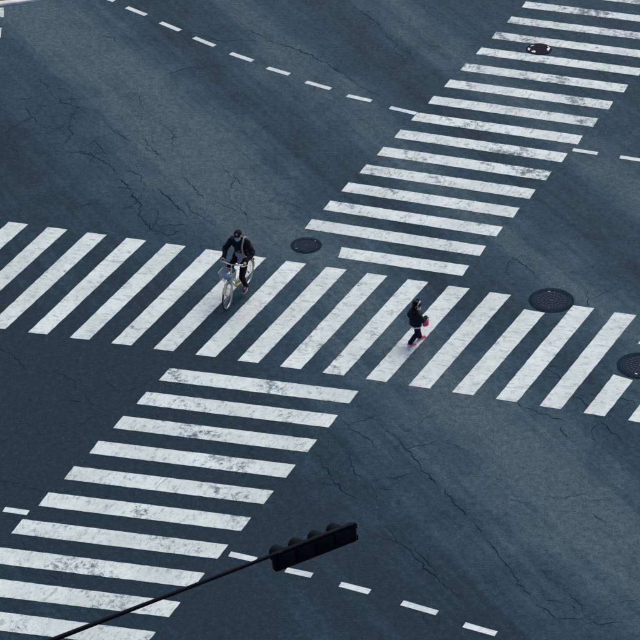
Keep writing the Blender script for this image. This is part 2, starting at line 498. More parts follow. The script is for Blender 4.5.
def crack(pts, width, seed):
    r = random.Random(seed)
    P = [Vector((x, y, 0)) for x, y in pts]
    fine = []
    for a, b in zip(P, P[1:]):
        L = (b - a).length
        n = max(2, int(L / 0.07))
        d = (b - a).normalized(); s = Vector((-d.y, d.x, 0))
        for k in range(n):
            t = k / n
            q = a.lerp(b, t)
            j = 0.035 * r.uniform(-1, 1) + 0.07 * noise.noise(Vector((q.x * 5, q.y * 5, seed)))
            fine.append(q + s * j * (1 if k else 0.4))
    fine.append(P[-1])
    bm = bmesh.new()
    prev = None
    N = len(fine)
    for i, p in enumerate(fine):
        d = (fine[min(i + 1, N - 1)] - fine[max(i - 1, 0)]).normalized()
        s = Vector((-d.y, d.x, 0))
        taper = min(1.0, 0.25 + 3.0 * min(i, N - 1 - i) / N)
        wv = width * taper * max(0.12, 0.65 + 1.1 * noise.noise(Vector((p.x * 3.1, p.y * 3.1, seed + 9))) + r.uniform(-0.25, 0.25))
        cur = (bm.verts.new(p + s * wv * r.uniform(0.3, 0.6) + Vector((0, 0, 0.004))), bm.verts.new(p - s * wv * r.uniform(0.3, 0.6) + Vector((0, 0, 0.004))))
        if prev: bm.faces.new((prev[0], prev[1], cur[1], cur[0]))
        prev = cur
    o = build('crack', bm, M['crack'], ROAD)
    return o

for i, c in enumerate(CRACKS):
    crack(c, 0.023 if i not in (4, 5) else 0.032, i * 3.3 + 1)
    if i in (4, 10, 0, 13, 14):               # a thinner branch beside the big ones
        rr = random.Random(i)
        for k in range(1, len(c) - 1, 2):
            a = Vector(c[k]); d = (Vector(c[k + 1]) - a).normalized()
            s = Vector((-d.y, d.x)) * rr.choice((-1, 1))
            b = a + d * 0.25 + s * 0.35; e = b + d * 0.4 + s * 0.15
            crack([tuple(a), tuple(b), tuple(e)], 0.016, i * 7.7 + k)

# the finer web: wandering hairline cracks, mostly along the wheel tracks, forking here and there
def wander(x, y, ang, n, r):
    pts = [(x, y)]
    for _ in range(n):
        ang += r.uniform(-0.55, 0.55)
        L = r.uniform(0.16, 0.42)
        x += math.cos(ang) * L; y += math.sin(ang) * L
        pts.append((x, y))
    return pts, ang
wr_ = random.Random(21)
for (cx, cy, sx, sy, cnt, wid) in ((-4.8, 8.2, 2.3, 3.2, 30, 0.017), (-3.0, 5.6, 1.4, 1.2, 8, 0.017), (0.6, 11.6, 2.6, 1.6, 12, 0.013), (0.6, -5.6, 1.0, 1.8, 14, 0.016), (2.2, -8.4, 1.2, 1.2, 8, 0.013),
                                   (-6.0, -3.0, 1.1, 2.6, 16, 0.016), (5.0, -1.9, 1.2, 1.2, 8, 0.015), (4.6, 2.2, 0.9, 0.9, 6, 0.013), (4.6, -5.6, 1.2, 2.0, 6, 0.011)):
    for k in range(int(cnt * 0.65)):
        x, y = wr_.gauss(cx, sx * 0.7), wr_.gauss(cy, sy * 0.7)
        ang = math.radians(-61) + wr_.gauss(0, 0.45) + (math.pi / 2 if wr_.random() < 0.22 else 0)
        pts, a2 = wander(x, y, ang, wr_.randint(3, 7), wr_)
        crack(pts, wid * wr_.uniform(0.55, 1.3), wr_.uniform(0, 900))
        if wr_.random() < 0.5:
            m = pts[len(pts) // 2]
            crack(wander(m[0], m[1], a2 + wr_.choice((-1, 1)) * wr_.uniform(0.7, 1.3), 3, wr_)[0], wid * 0.8, wr_.uniform(0, 900))

# ------------------------------------------------------------------ painted markings
def slab(name, corners, mat, parent, seed, z=0.0, h=0.006, jit=0.0055, step=0.10):
    """a painted bar: slightly ragged outline, flat top and a thin skirt down to the asphalt"""
    r = random.Random(seed)
    C = [Vector((x, y, 0)) for x, y in corners]
    cen = sum(C, Vector()) / 4
    loop = []
    for a, b in zip(C, C[1:] + C[:1]):
        n = max(1, int((b - a).length / step))
        d = (b - a).normalized(); s = Vector((-d.y, d.x, 0))
        for k in range(n):
            loop.append(a.lerp(b, k / n) + s * r.uniform(-jit, jit) + d * r.uniform(-jit, jit) * (k == 0))
    bm = bmesh.new()
    top = [bm.verts.new(p - cen + Vector((0, 0, z + h))) for p in loop]
    bot = [bm.verts.new(p - cen + Vector((0, 0, z + 0.001))) for p in loop]
    bm.faces.new(top)
    for k in range(len(top)):
        k2 = (k + 1) % len(top)
        bm.faces.new((bot[k], bot[k2], top[k2], top[k]))
    o = build(name, bm, mat)
    co = [(v.co.x + cen.x, v.co.y + cen.y) for v in o.data.vertices]
    paint_attr(o.data, co)
    o.parent = parent
    o.location = cen - parent.location
    return o

def q2(c, i):
    return (c[0][0] * i * i + c[0][1] * i + c[0][2], c[1][0] * i * i + c[1][1] * i + c[1][2])

F = {
'AuTL':([0.00018,-0.42972,5.43129],[0.00116,-0.81696,14.52967]), 'AuBL':([0.00052,-0.43673,5.30103],[0.00135,-0.82497,14.20633]),
'AuTR':([0.00105,-0.44707,9.30853],[0.00112,-0.81803,13.22156]), 'AuBR':([0.00157,-0.45934,9.20629],[0.00192,-0.83525,12.90552]),
'AlTL':([0.00037,-0.44355,-3.10728],[-0.00024,-0.83246,-1.66962]), 'AlBL':([-0.00235,-0.42231,-3.31708],[-0.00224,-0.82162,-2.09694]),
'AlTR':([0.00035,-0.42955,0.73954],[-0.00084,-0.82089,-2.6772]), 'AlBR':([0.00014,-0.42882,0.54382],[-0.00149,-0.81619,-3.09822]),
'BTL':([-0.00136,0.89312,-6.88727],[-0.00123,-0.27004,4.32683]), 'BTR':([-0.00126,0.89148,-6.44509],[-0.00107,-0.27288,4.20418]),
'BBL':([-0.00131,0.89655,-8.80646],[-0.00181,-0.23083,0.51095]), 'BBR':([-0.0016,0.90237,-8.41457],[-0.00157,-0.23873,0.44455])}
def quad(g, i): return [q2(F[g + 'TL'], i), q2(F[g + 'BL'], i), q2(F[g + 'BR'], i), q2(F[g + 'TR'], i)]
def lerp2(a, b, t): return (a[0] + (b[0] - a[0]) * t, a[1] + (b[1] - a[1]) * t)

up = tag(empty('crosswalk', (4.5, 9.0, 0)), 'worn zebra crosswalk climbing to the upper right, a rusty manhole lid in its bars', 'crosswalk', 'zebra crosswalks of the junction')
for i in range(-4, 15):
    c = quad('Au', i)
    if i == 14:                                   # the last bar is shorter on its left end
        c[0] = (0.513, 2.885); c[1] = (0.43, 2.46)
    slab('stripe', c, M['paint_old'] if i < 12 else M['paint_mid'], up, 100 + i)

mid = tag(empty('crosswalk', (0.0, 1.3, 0)), 'wide zebra crosswalk crossing the whole frame, with the cyclist and the child on it', 'crosswalk', 'zebra crosswalks of the junction')
for i in range(-3, 20):
    c = quad('B', i)
    if i == 13:                                   # paint stops at the big manhole
        slab('stripe', [(4.318, 0.205), c[1], c[2], (4.735, 0.05)], M['paint_main'], mid, 213)
    elif i == 16:                                 # two pieces, a lid between them
        slab('stripe', [c[0], lerp2(c[0], c[1], 0.27), lerp2(c[3], c[2], 0.27), c[3]], M['paint_main'], mid, 216)
        slab('stripe', [lerp2(c[0], c[1], 0.60), c[1], c[2], lerp2(c[3], c[2], 0.63)], M['paint_main'], mid, 316)
    elif i == 17:
        slab('stripe', [lerp2(c[0], c[1], 0.50), c[1], c[2], lerp2(c[3], c[2], 0.45)], M['paint_main'], mid, 217)
    else:
        slab('stripe', c, M['paint_main'], mid, 200 + i)

low = tag(empty('crosswalk', (-3.5, -6.0, 0)), 'scuffed zebra crosswalk at lower left, running under the traffic light arm', 'crosswalk', 'zebra crosswalks of the junction')
for i in range(0, 13):
    slab('stripe', quad('Al', i), M['paint_mid'], low, 300 + i)

side = tag(empty('crosswalk', (-9.0, 13.6, 0)), 'crosswalk just showing its bar ends at the upper left edge, by the kerb', 'crosswalk', 'zebra crosswalks of the junction')
for k in range(5):
    yy = 14.92 - 1.12 * k
    xr = -7.85 + 0.03 * k - (0.22 if k > 1 else 0)
    slab('stripe', [(xr - 3.8, yy + 0.62), (xr - 3.8, yy + 0.10), (xr + 0.03, yy - 0.52), (xr, yy)], M['paint_mid'], side, 400 + k)

def dashes(label, pts, parent_loc, w=0.14):
    e = tag(empty('lane_line', parent_loc), label, 'lane line', 'dashed guide lines across the junction')
    for k, (a, b) in enumerate(pts):
        a, b = Vector(a), Vector(b)
        d = (b - a).normalized(); s = Vector((-d.y, d.x)) * w / 2
        slab('dash', [tuple(a + s), tuple(a - s), tuple(b - s), tuple(b + s)], M['paint_line'], e, 500 + k + int(parent_loc[1] * 10), jit=0.004, step=0.3)

DU = [(-6.42, 16.30), (-5.92, 15.86), (-5.56, 15.56), (-5.05, 15.15), (-4.713, 14.771), (-4.204, 14.312), (-3.817, 13.876), (-3.318, 13.41), (-2.958, 13.011), (-2.439, 12.537), (-2.032, 12.116), (-1.492, 11.693),
      (-1.123, 11.308), (-0.593, 10.944), (-0.191, 10.539), (0.4, 10.153), (0.794, 9.795), (1.356, 9.501), (1.792, 9.147), (2.396, 8.821),
      (5.938, 6.914), (6.486, 6.704), (6.988, 6.526), (7.52, 6.32), (8.0, 6.13), (8.5, 5.93), (9.0, 5.74), (9.5, 5.54)]
dashes('white dashed line of short bars crossing the top, broken by the upper right crosswalk', list(zip(DU[0::2], DU[1::2])), (0.0, 11.0, 0))
DL = [(-7.1, -6.06), (-6.62, -6.2), (-6.136, -6.345), (-5.667, -6.476), (-1.797, -7.907), (-1.305, -8.108), (-0.748, -8.431), (-0.269, -8.614), (0.243, -8.9), (0.778, -9.142),
      (1.359, -9.484), (1.981, -9.796), (2.449, -10.156), (3.007, -10.431), (3.5, -10.75), (4.06, -11.05), (4.55, -11.4), (5.1, -11.7)]
dashes('white dashed line across the bottom, passing beneath the hanging traffic light', list(zip(DL[0::2], DL[1::2])), (0.5, -9.0, 0), 0.15)

# ------------------------------------------------------------------ kerb and red pavement at the far left corner
KP = smooth_path([(-22.0, 10.0, 0), (-16.0, 12.4, 0), (-11.5, 14.05, 0), (-9.2, 14.70, 0), (-8.0, 15.00, 0), (-7.2, 15.20, 0), (-6.6, 15.40, 0), (-6.0, 15.75, 0), (-5.6, 16.4, 0), (-5.5, 17.6, 0), (-5.5, 20, 0), (-5.5, 26, 0)], 5)
def kerb():
    bm = bmesh.new()
    prof = [(0.0, 0.001), (0.012, 0.05), (0.04, 0.065), (0.17, 0.07), (0.17, 0.001)]
    rows = []
    for i, p in enumerate(KP):
        d = (KP[min(i + 1, len(KP) - 1)] - KP[max(i - 1, 0)]).normalized()
        s = Vector((-d.y, d.x, 0))
        rows.append([bm.verts.new(p + s * a + Vector((0, 0, b))) for a, b in prof])
    for a, b in zip(rows, rows[1:]):
        for k in range(len(prof) - 1):
            bm.faces.new((a[k], a[k + 1], b[k + 1], b[k]))
    return tag(build('kerb', bm, M['kerb']), 'pale concrete kerb curving round the upper left corner', None, kind='structure')
kerb()
def pavement():
    bm = bmesh.new()
    vs = []
    for i, p in enumerate(KP):
        d = (KP[min(i + 1, len(KP) - 1)] - KP[max(i - 1, 0)]).normalized()
        s = Vector((-d.y, d.x, 0))
        vs.append(bm.verts.new(p + s * 0.168 + Vector((0, 0, 0.066))))
    vs.append(bm.verts.new((-22, 26, 0.066)))
    bm.faces.new(vs)
    return tag(build('pavement', bm, M['pavers']), 'reddish pavement behind the kerb at upper left', None, kind='structure')
pavement()

# ------------------------------------------------------------------ manhole covers
def manhole(loc, dia, label, rust=False, rz=0.0, z=0.0, flecks=()):
    e = tag(empty('manhole_cover', (loc[0], loc[1], z), rz), label, 'manhole cover', 'round manhole covers in the road')
    Ro = dia / 2
    lidm = M['iron_rust'] if rust else M['iron']
    bm = bmesh.new(); lathe(bm, [(Ro + 0.055, 0.001), (Ro + 0.05, 0.006), (Ro + 0.004, 0.0075), (Ro + 0.002, 0.002)], 48)
    build('surround', bm, M['mortar'], e)
    bm = bmesh.new(); lathe(bm, [(Ro, 0.002), (Ro - 0.003, 0.012), (Ro - 0.035, 0.012), (Ro - 0.04, 0.002)], 48)
    build('frame', bm, M['iron'] if not rust else M['iron_rust'], e, auto=R(30))
    Rl = Ro - 0.048
    bm = bmesh.new(); lathe(bm, [(Rl, 0.002), (Rl - 0.003, 0.009), (Rl - 0.03, 0.009), (Rl - 0.033, 0.007), (0, 0.007)], 48)
    lid = build('lid', bm, lidm, e, auto=R(30))
    bm = bmesh.new()                            # raised pattern: rings of cast blocks
    for ring, cnt in ((0.30, 10), (0.52, 18), (0.74, 26)):
        for k in range(cnt):
            a = 2 * math.pi * (k + 0.5 * (cnt % 4 == 2)) / cnt
            rot = Matrix.Rotation(a, 3, 'Z')
            box(bm, rot @ Vector((Rl * ring, 0, 0.0105)), (Rl * 0.13, Rl * 0.10, 0.006), rot)
    lathe(bm, [(Rl * 0.14, 0.007), (Rl * 0.13, 0.012), (0, 0.012)], 16)
    build('raised_pattern', bm, M['iron_worn'] if not rust else M['iron_rust'], lid)
    for a in (0.6, math.pi + 0.6):
        bm = bmesh.new()
        box(bm, (math.cos(a) * Rl * 0.88, math.sin(a) * Rl * 0.88, 0.0105), (0.05, 0.03, 0.006), Matrix.Rotation(a, 3, 'Z'), 0.002)
        build('key_slot', bm, M['iron_worn'], lid)
    for (fx, fy, fl, fw, fa) in flecks:
        bm = bmesh.new()
        n = 9
        vs = [bm.verts.new(Vector((fx, fy, 0.0148)) + Matrix.Rotation(fa, 3, 'Z') @ Vector((fl * math.cos(t) * rng.uniform(0.35, 1.25), fw * math.sin(t) * rng.uniform(0.35, 1.25), 0))) for t in [2 * math.pi * k / n for k in range(n)]]
        bm.faces.new(vs)
        build('paint_fleck', bm, M['fleck'], e)
    return e

manhole((-0.261, 3.001), 0.58, 'smaller round iron manhole cover just above the crosswalk, near the cyclist', flecks=((0.2, 0.17, 0.02, 0.012, 0.3), (-0.22, -0.13, 0.03, 0.01, -0.6)))
manhole((4.913, 0.525), 0.86, 'large round dark manhole cover touching the top of the wide crosswalk', rz=0.7, flecks=((0.2, 0.27, 0.035, 0.012, -0.4),))
manhole((6.52, -2.02), 0.86, 'large dark manhole cover cut off by the right edge of the picture', rz=1.9, flecks=((-0.24, 0.22, 0.05, 0.016, 0.6),))
manhole((5.554, 11.91), 0.52, 'rusty manhole cover set into the bars of the upper right crosswalk', True, 0.3, 0.007,
        ((-0.245, 0.07, 0.045, 0.085, -0.3), (-0.17, -0.10, 0.055, 0.075, 0.3), (0.215, -0.10, 0.04, 0.12, -0.45), (-0.10, 0.215, 0.075, 0.03, 0.3), (0.25, 0.03, 0.022, 0.07, 0.1)))

# ------------------------------------------------------------------ traffic light on its arm
def traffic_light():
    A = Vector((-0.80, -15.18, 0)); B = Vector((0.487, -14.431, 0))       # back edge of the housing
    Hh, D, ZT = 0.315, 0.13, 5.60
    e = (B - A); L = e.length; e.normalize()
    nrm = Vector((-e.y, e.x, 0))                  # lamps face away from us
    up = Vector((0, 0, 1))
    rot = Matrix((e, nrm, up)).transposed()
    T = Matrix.Translation((A + B) / 2 + nrm * D / 2 + up * (ZT - Hh / 2)) @ rot.to_4x4()
    T = T @ Matrix.Translation((0, -D / 2, Hh / 2)) @ Matrix.Rotation(R(-8), 4, 'X') @ Matrix.Translation((0, D / 2, -Hh / 2))   # tipped down towards the traffic
    base = A - e * 6.4
    root = tag(empty('traffic_light', (base.x, base.y, 0)), 'dark horizontal four-lamp traffic light seen from behind on its long arm', 'traffic light')
    off = Matrix.Translation(-root.location)
    def add(name, bm, mat, parent=root, auto=R(35)):
        bm.transform(off @ T)
        return build(name, bm, mat, parent, auto=auto)
    bm = bmesh.new()
    box(bm, (0, 0, 0), (L, D, Hh), None, 0.035, 3)
    hs = add('housing', bm, M['signal'])
    w = 0.345
    for k in range(4):
        cx = -L / 2 + 0.03 + w * (k + 0.5)
        bm = bmesh.new()                          # moulded back panel of each lamp section
        box(bm, (cx, -D / 2 - 0.012, 0), (w * 0.86, 0.03, Hh * 0.82), None, 0.012, 2)
        add('back_panel', bm, M['signal'], hs)
        m = Matrix.Translation((cx, D / 2, 0.0)) @ Matrix.Rotation(-math.pi / 2, 4, 'X')
        bm = bmesh.new()
        lathe(bm, [(0.142, 0.0), (0.142, 0.012), (0.128, 0.03), (0.08, 0.045), (0, 0.05)], 28, m)
        add('lens', bm, (M['lens_r'], M['lens_y'], M['lens_g'], M['lens_g'])[3 - k])
        bm = bmesh.new()                          # visor: open-bottomed tube cut back on a slant
        n = 28
        ro, ri = 0.150, 0.143
        ra = []
        for i in range(n + 1):
            a = R(-35) + R(250) * i / n
            dep = 0.07 + 0.16 * max(0.0, min(1.0, (math.sin(a) + 0.5) / 1.5)) ** 0.8
            c_, s_ = math.cos(a), math.sin(a)
            droop = -0.045 * dep / 0.23
            ra.append([bm.verts.new((cx + ro * c_, D / 2 - 0.005, ro * s_)), bm.verts.new((cx + ro * c_, D / 2 + dep, ro * s_ + droop)),
                       bm.verts.new((cx + ri * c_, D / 2 + dep, ri * s_ + droop)), bm.verts.new((cx + ri * c_, D / 2 - 0.005, ri * s_))])
        for p, q in zip(ra, ra[1:]):
            for j in range(3):
                bm.faces.new((p[j], p[j + 1], q[j + 1], q[j]))
        bm.faces.new(ra[0]); bm.faces.new(ra[-1][::-1])
        add('visor', bm, M['signal_in'])
    # arm: runs along the top back edge of the housing and on to the post
    za, ya = Hh / 2 + 0.012, -D / 2 + 0.01
    bm = bmesh.new()
    tube(bm, [(L / 2 - 0.03, ya, za), (-L / 2, ya, za), (-L / 2 - 2.0, ya, za), (-L / 2 - 4.2, ya, za), (-L / 2 - 6.4, D / 2 * -1, za - 0.03)], [0.026, 0.028, 0.031, 0.040, 0.052], 12)
    add('arm', bm, M['signal'])
    for x in (-L / 2 + 0.10, L / 2 - 0.10):
        bm = bmesh.new()
        box(bm, (x, ya, za - 0.015), (0.07, 0.085, 0.075), None, 0.01)
        add('clamp', bm, M['signal'])
    for zz in (0.10, -0.11):
        bm = bmesh.new()
        box(bm, (L / 2 + 0.012, 0, zz), (0.035, 0.07, 0.09), None, 0.008)
        add('end_cap', bm, M['signal'])
    bm = bmesh.new()
    lathe(bm, [(0.15, 0.0), (0.15, 0.03), (0.095, 0.05), (0.09, 2.5), (0.075, 6.4), (0.0, 6.43)], 20)
    build('post', bm, M['signal'], root, auto=R(35))
    return root
traffic_light()

# ------------------------------------------------------------------ bicycle (local: x forward, y left, z up; origin under the rear hub)
BIKE_LOC, BIKE_YAW, BIKE_S = (-1.525, 1.495, 0.0), R(-114), 0.905
WB, WR = 1.13, 0.333
RH, FH, BBK = Vector((0, 0, WR)), Vector((WB, 0, WR)), Vector((0.47, 0, 0.285))
STEER = R(4)

def wheel(root, name, hub, steer=0.0):
    w = empty(name, (0, 0, 0)); w.parent = root; w.location = hub; w.rotation_euler = (0, 0, steer)
    m = Matrix.Rotation(math.pi / 2, 4, 'X')
    bm = bmesh.new(); torus(bm, WR - 0.021, 0.0205, m, 56, 10)
    build('tyre', bm, M['rubber'], w, True)
    bm = bmesh.new()
    for y in (-0.017, 0.017): torus(bm, WR - 0.030, 0.0065, Matrix.Translation((0, y, 0)) @ m, 56, 6)
    build('tyre_wall', bm, M['tyre_wall'], w, True)
    bm = bmesh.new()
    lathe(bm, [(WR - 0.040, -0.013), (WR - 0.052, -0.010), (WR - 0.056, 0.0), (WR - 0.052, 0.010), (WR - 0.040, 0.013), (WR - 0.040, -0.013)], 56, m)
    build('rim', bm, M['chrome'], w, True)
    bm = bmesh.new()
    for k in range(28):
        a = 2 * math.pi * k / 28; b = a + (0.45 if k % 4 < 2 else -0.45); s = 0.028 if k % 2 else -0.028
        tube(bm, [(0.022 * math.cos(b), s, 0.022 * math.sin(b)), ((WR - 0.05) * math.cos(a), 0, (WR - 0.05) * math.sin(a))], 0.0016, 4)
    build('spokes', bm, M['chrome'], w)
    bm = bmesh.new(); lathe(bm, [(0.0, -0.055), (0.009, -0.055), (0.009, -0.036), (0.026, -0.034), (0.026, -0.026), (0.016, -0.02), (0.016, 0.02), (0.026, 0.026), (0.026, 0.034), (0.009, 0.036), (0.009, 0.055), (0.0, 0.055)], 16, m)
    build('hub', bm, M['chrome'], w, auto=R(40))
    return w

def bicycle():
    root = tag(empty('bicycle', BIKE_LOC, BIKE_YAW, BIKE_S), 'cream step-through bicycle with front wire basket, ridden over the wide crosswalk', 'bicycle')
    wheel(root, 'rear_wheel', RH); wheel(root, 'front_wheel', FH, STEER)
    ht, hb = Vector((0.865, 0, 0.90)), Vector((0.925, 0, 0.70))
    st = Vector((0.30, 0, 0.73))
    bm = bmesh.new()
    tube(bm, smooth_path([hb, (0.83, 0, 0.52), (0.68, 0, 0.36), BBK]), 0.021, 12)
    tube(bm, smooth_path([ht.lerp(hb, 0.55), (0.78, 0, 0.58), (0.62, 0, 0.44), (0.41, 0, 0.44)]), 0.016, 12)
    tube(bm, [BBK, st], 0.017, 12)
    tube(bm, [hb - (ht - hb) * 0.06, ht + (ht - hb) * 0.06], 0.020, 12)
    for s in (-1, 1):
        tube(bm, [BBK + Vector((-0.03, s * 0.03, 0)), RH + Vector((0.10, s * 0.055, -0.005)), RH + Vector((0, s * 0.06, 0))], 0.0095, 8)
        tube(bm, [(0.325, s * 0.014, 0.65), (0.26, s * 0.05, 0.60), RH + Vector((0, s * 0.06, 0))], 0.0075, 8)
    m = Matrix.Translation(BBK) @ Matrix.Rotation(math.pi / 2, 4, 'X')
    lathe(bm, [(0.0, -0.036), (0.024, -0.036), (0.024, 0.036), (0.0, 0.036)], 14, m)
    build('frame', bm, M['cream'], root, True)
    SR = Matrix.Rotation(STEER, 3, 'Z')
    bm = bmesh.new()
    for s in (-1, 1):
        tube(bm, smooth_path([hb + Vector((0.012, s * 0.012, -0.035)), hb + Vector((0.025, s * 0.05, -0.07)), FH + SR @ Vector((-0.075, s * 0.055, 0.13)), FH + SR @ Vector((0, s * 0.055, 0))]), 0.011, 8)
    build('fork', bm, M['cream'], root, True)
    def guard(name, hub, a0, a1, steer):
        bm = bmesh.new()
        rows = []
        for i in range(33):
            a = a0 + (a1 - a0) * i / 32
            rows.append([bm.verts.new(hub + Matrix.Rotation(steer, 3, 'Z') @ Vector((rr * math.cos(a), y, rr * math.sin(a)))) for y, rr in ((-0.029, WR + 0.012), (-0.018, WR + 0.025), (0, WR + 0.029), (0.018, WR + 0.025), (0.029, WR + 0.012))])
        for a, b in zip(rows, rows[1:]):
            for k in range(4): bm.faces.new((a[k], a[k + 1], b[k + 1], b[k]))
        for i in (2, 30):
            p = rows[i][2].co.copy()
            for s in (-1, 1): tube(bm, [rows[i][0 if s < 0 else 4].co.copy(), hub + Vector((0, s * 0.06, 0))], 0.003, 4)
        o = build(name, bm, M['cream'], root, True)
        md = o.modifiers.new('t', 'SOLIDIFY'); md.thickness = 0.002
    guard('rear_mudguard', RH, R(20), R(190), 0)
    guard('front_mudguard', FH, R(35), R(150), STEER)
    # saddle
    bm = bmesh.new()
    ell(bm, (0.215, 0, 0.80), (0.125, 0.105, 0.042)); ell(bm, (0.34, 0, 0.805), (0.14, 0.04, 0.030)); cone_seg(bm, (0.20, 0, 0.80), 0.035, (0.44, 0, 0.80), 0.022)
    sdl = blob('saddle', bm, M['blackplastic'], root, 0.010, 4)
    bm = bmesh.new(); tube(bm, [st - Vector((-0.02, 0, 0.06)), (0.275, 0, 0.79)], 0.013, 10)
    build('seat_post', bm, M['chrome'], root, True)
    # handlebar with stem, grips, levers, bell
    bm = bmesh.new()
    tube(bm, [ht, (0.845, 0, 1.0), (0.85, 0, 1.035)], 0.012, 10)
    bar = smooth_path([(0.66, -0.285, 1.025), (0.79, -0.262, 1.045), (0.865, -0.18, 1.07), (0.865, -0.07, 1.045), (0.85, 0, 1.035), (0.865, 0.07, 1.045), (0.865, 0.18, 1.07), (0.79, 0.262, 1.045), (0.66, 0.285, 1.025)])
    tube(bm, bar, 0.0115, 10)
    hbar = build('handlebar', bm, M['chrome'], root, True)
    for s in (-1, 1):
        bm = bmesh.new(); tube(bm, [(0.645, s * 0.287, 1.022), (0.78, s * 0.264, 1.042)], 0.0165, 12)
        build('grip', bm, M['rubber'], hbar, True)
        bm = bmesh.new(); tube(bm, smooth_path([(0.845, s * 0.215, 1.055), (0.835, s * 0.265, 1.02), (0.74, s * 0.325, 1.005), (0.68, s * 0.335, 1.0)]), 0.006, 6)
        build('brake_lever', bm, M['chrome'], hbar, True)
    bm = bmesh.new(); ell(bm, (0.86, 0.13, 1.085), (0.028, 0.028, 0.02)); build('bell', bm, M['chrome'], hbar, True)
    # wire basket in front
    bm = bmesh.new()
    z0, z1 = 0.745, 0.975
    def ring(t):
        hx, hy = 0.105 + 0.04 * t, 0.135 + 0.04 * t
        cx = 1.055 + 0.02 * t; z = z0 + (z1 - z0) * t
        return [Vector((cx - hx, -hy, z)), Vector((cx + hx, -hy, z)), Vector((cx + hx, hy, z)), Vector((cx - hx, hy, z))]
    def around(R4, n):
        out = []
        for a, b in zip(R4, R4[1:] + R4[:1]):
            out += [a.lerp(b, k / n) for k in range(n)]
        return out
    for t in (0, 0.2, 0.4, 0.6, 0.8, 1.0):
        R4 = ring(t); r = 0.006 if t == 1.0 else 0.003
        for a, b in zip(R4, R4[1:] + R4[:1]): tube(bm, [a, b], r, 5)
    for a, b in zip(around(ring(0), 8), around(ring(1), 8)): tube(bm, [a, b], 0.0028, 4)
    R0 = ring(0)
    for k in range(1, 8):
        tube(bm, [R0[0].lerp(R0[3], k / 8), R0[1].lerp(R0[2], k / 8)], 0.0028, 4)
        tube(bm, [R0[0].lerp(R0[1], k / 8), R0[3].lerp(R0[2], k / 8)], 0.0028, 4)
    build('basket', bm, M['wire'], root)
    bm = bmesh.new()
    for s in (-1, 1): tube(bm, [(1.06, s * 0.10, z0 - 0.004), FH + Vector((0, s * 0.062, 0))], 0.005, 6)
    tube(bm, [ht.lerp(hb, 0.4), (0.955, 0, 0.84)], 0.008, 6)
    build('basket_stay', bm, M['chrome'], root)
    # headlamp, rear rack, chain case, cranks, pedals, stand
    bm = bmesh.new(); lathe(bm, [(0, -0.03), (0.022, -0.025), (0.030, 0.02), (0.028, 0.035), (0, 0.037)], 16, Matrix.Translation((1.02, 0, 0.70)) @ Matrix.Rotation(R(80), 4, 'Y'))
    build('headlamp', bm, M['blackplastic'], root, True)
    bm = bmesh.new()
    for s in (-1, 0, 1): tube(bm, [(0.20, s * 0.055, 0.712), (-0.24, s * 0.055, 0.712)], 0.006, 6)
    for x in (0.18, 0.02, -0.12, -0.24): tube(bm, [(x, -0.058, 0.712), (x, 0.058, 0.712)], 0.005, 6)
    for s in (-1, 1): tube(bm, [(-0.10, s * 0.058, 0.71), RH + Vector((0, s * 0.064, 0))], 0.005, 6)
    tube(bm, [(0.2, 0, 0.712), (0.315, 0, 0.68)], 0.006, 6)
    build('rear_rack', bm, M['chrome'], root)
    bm = bmesh.new()
    loop = []
    for i in range(10): a = R(-90) + R(180) * i / 9; loop.append((BBK.x + 0.10 * math.cos(a), BBK.z + 0.10 * math.sin(a)))
    for i in range(8): a = R(90) + R(180) * i / 7; loop.append((0.06 * math.cos(a), WR + 0.06 * math.sin(a)))
    va = [bm.verts.new((x, -0.048, z)) for x, z in loop]; vb = [bm.verts.new((x, -0.072, z)) for x, z in loop]
    bm.faces.new(va); bm.faces.new(vb[::-1])
    for k in range(len(loop)): bm.faces.new((va[k], va[(k + 1) % len(loop)], vb[(k + 1) % len(loop)], vb[k]))
    build('chain_case', bm, M['cream'], root, auto=R(40))
    for s, ang in ((1, R(-95)), (-1, R(85))):
        tip = BBK + Vector((0.16 * math.cos(ang), 0, 0.16 * math.sin(ang)))
        bm = bmesh.new(); tube(bm, [BBK + Vector((0, s * 0.085, 0)), tip + Vector((0, s * 0.09, 0))], [0.013, 0.010], 8); tube(bm, [BBK + Vector((0, s * 0.03, 0)), BBK + Vector((0, s * 0.09, 0))], 0.012, 8)
        ck = build('crank', bm, M['chrome'], root, True)
        bm = bmesh.new(); box(bm, tip + Vector((0, s * 0.145, 0)), (0.085, 0.09, 0.024), None, 0.005)
        build('pedal', bm, M['blackplastic'], ck)
    bm = bmesh.new(); tube(bm, [(0.03, 0.075, WR - 0.04), (-0.20, 0.095, WR - 0.03)], 0.008, 8)
    build('kickstand', bm, M['blackplastic'], root)
    bm = bmesh.new(); box(bm, (-0.345, 0, 0.50), (0.02, 0.06, 0.05), None, 0.006); build('reflector', bm, M['lens_r'], root)
    return root
BIKE = bicycle()

# blue plastic bag lying in the basket
bag = tag(empty('plastic_bag', BIKE_LOC, BIKE_YAW, BIKE_S), 'bright blue plastic bag lying in the bicycle basket', 'bag')
bm = bmesh.new()
ell(bm, (1.06, -0.01, 0.812), (0.085, 0.115, 0.062)); ell(bm, (1.09, 0.05, 0.825), (0.06, 0.06, 0.06)); ell(bm, (1.03, -0.05, 0.83), (0.05, 0.05, 0.045))
blob('bag_body', bm, M['bag_blue'], bag, 0.008, 2, fold=0.014, fscale=22, seed=4)
bm = bmesh.new()
for s in (-1, 1): tube(bm, smooth_path([(1.04, s * 0.03, 0.86), (1.07, s * 0.05, 0.905), (1.10, s * 0.02, 0.875)]), [0.008] * 13, 6)
build('bag_handle', bm, M['bag_blue'], bag, True)

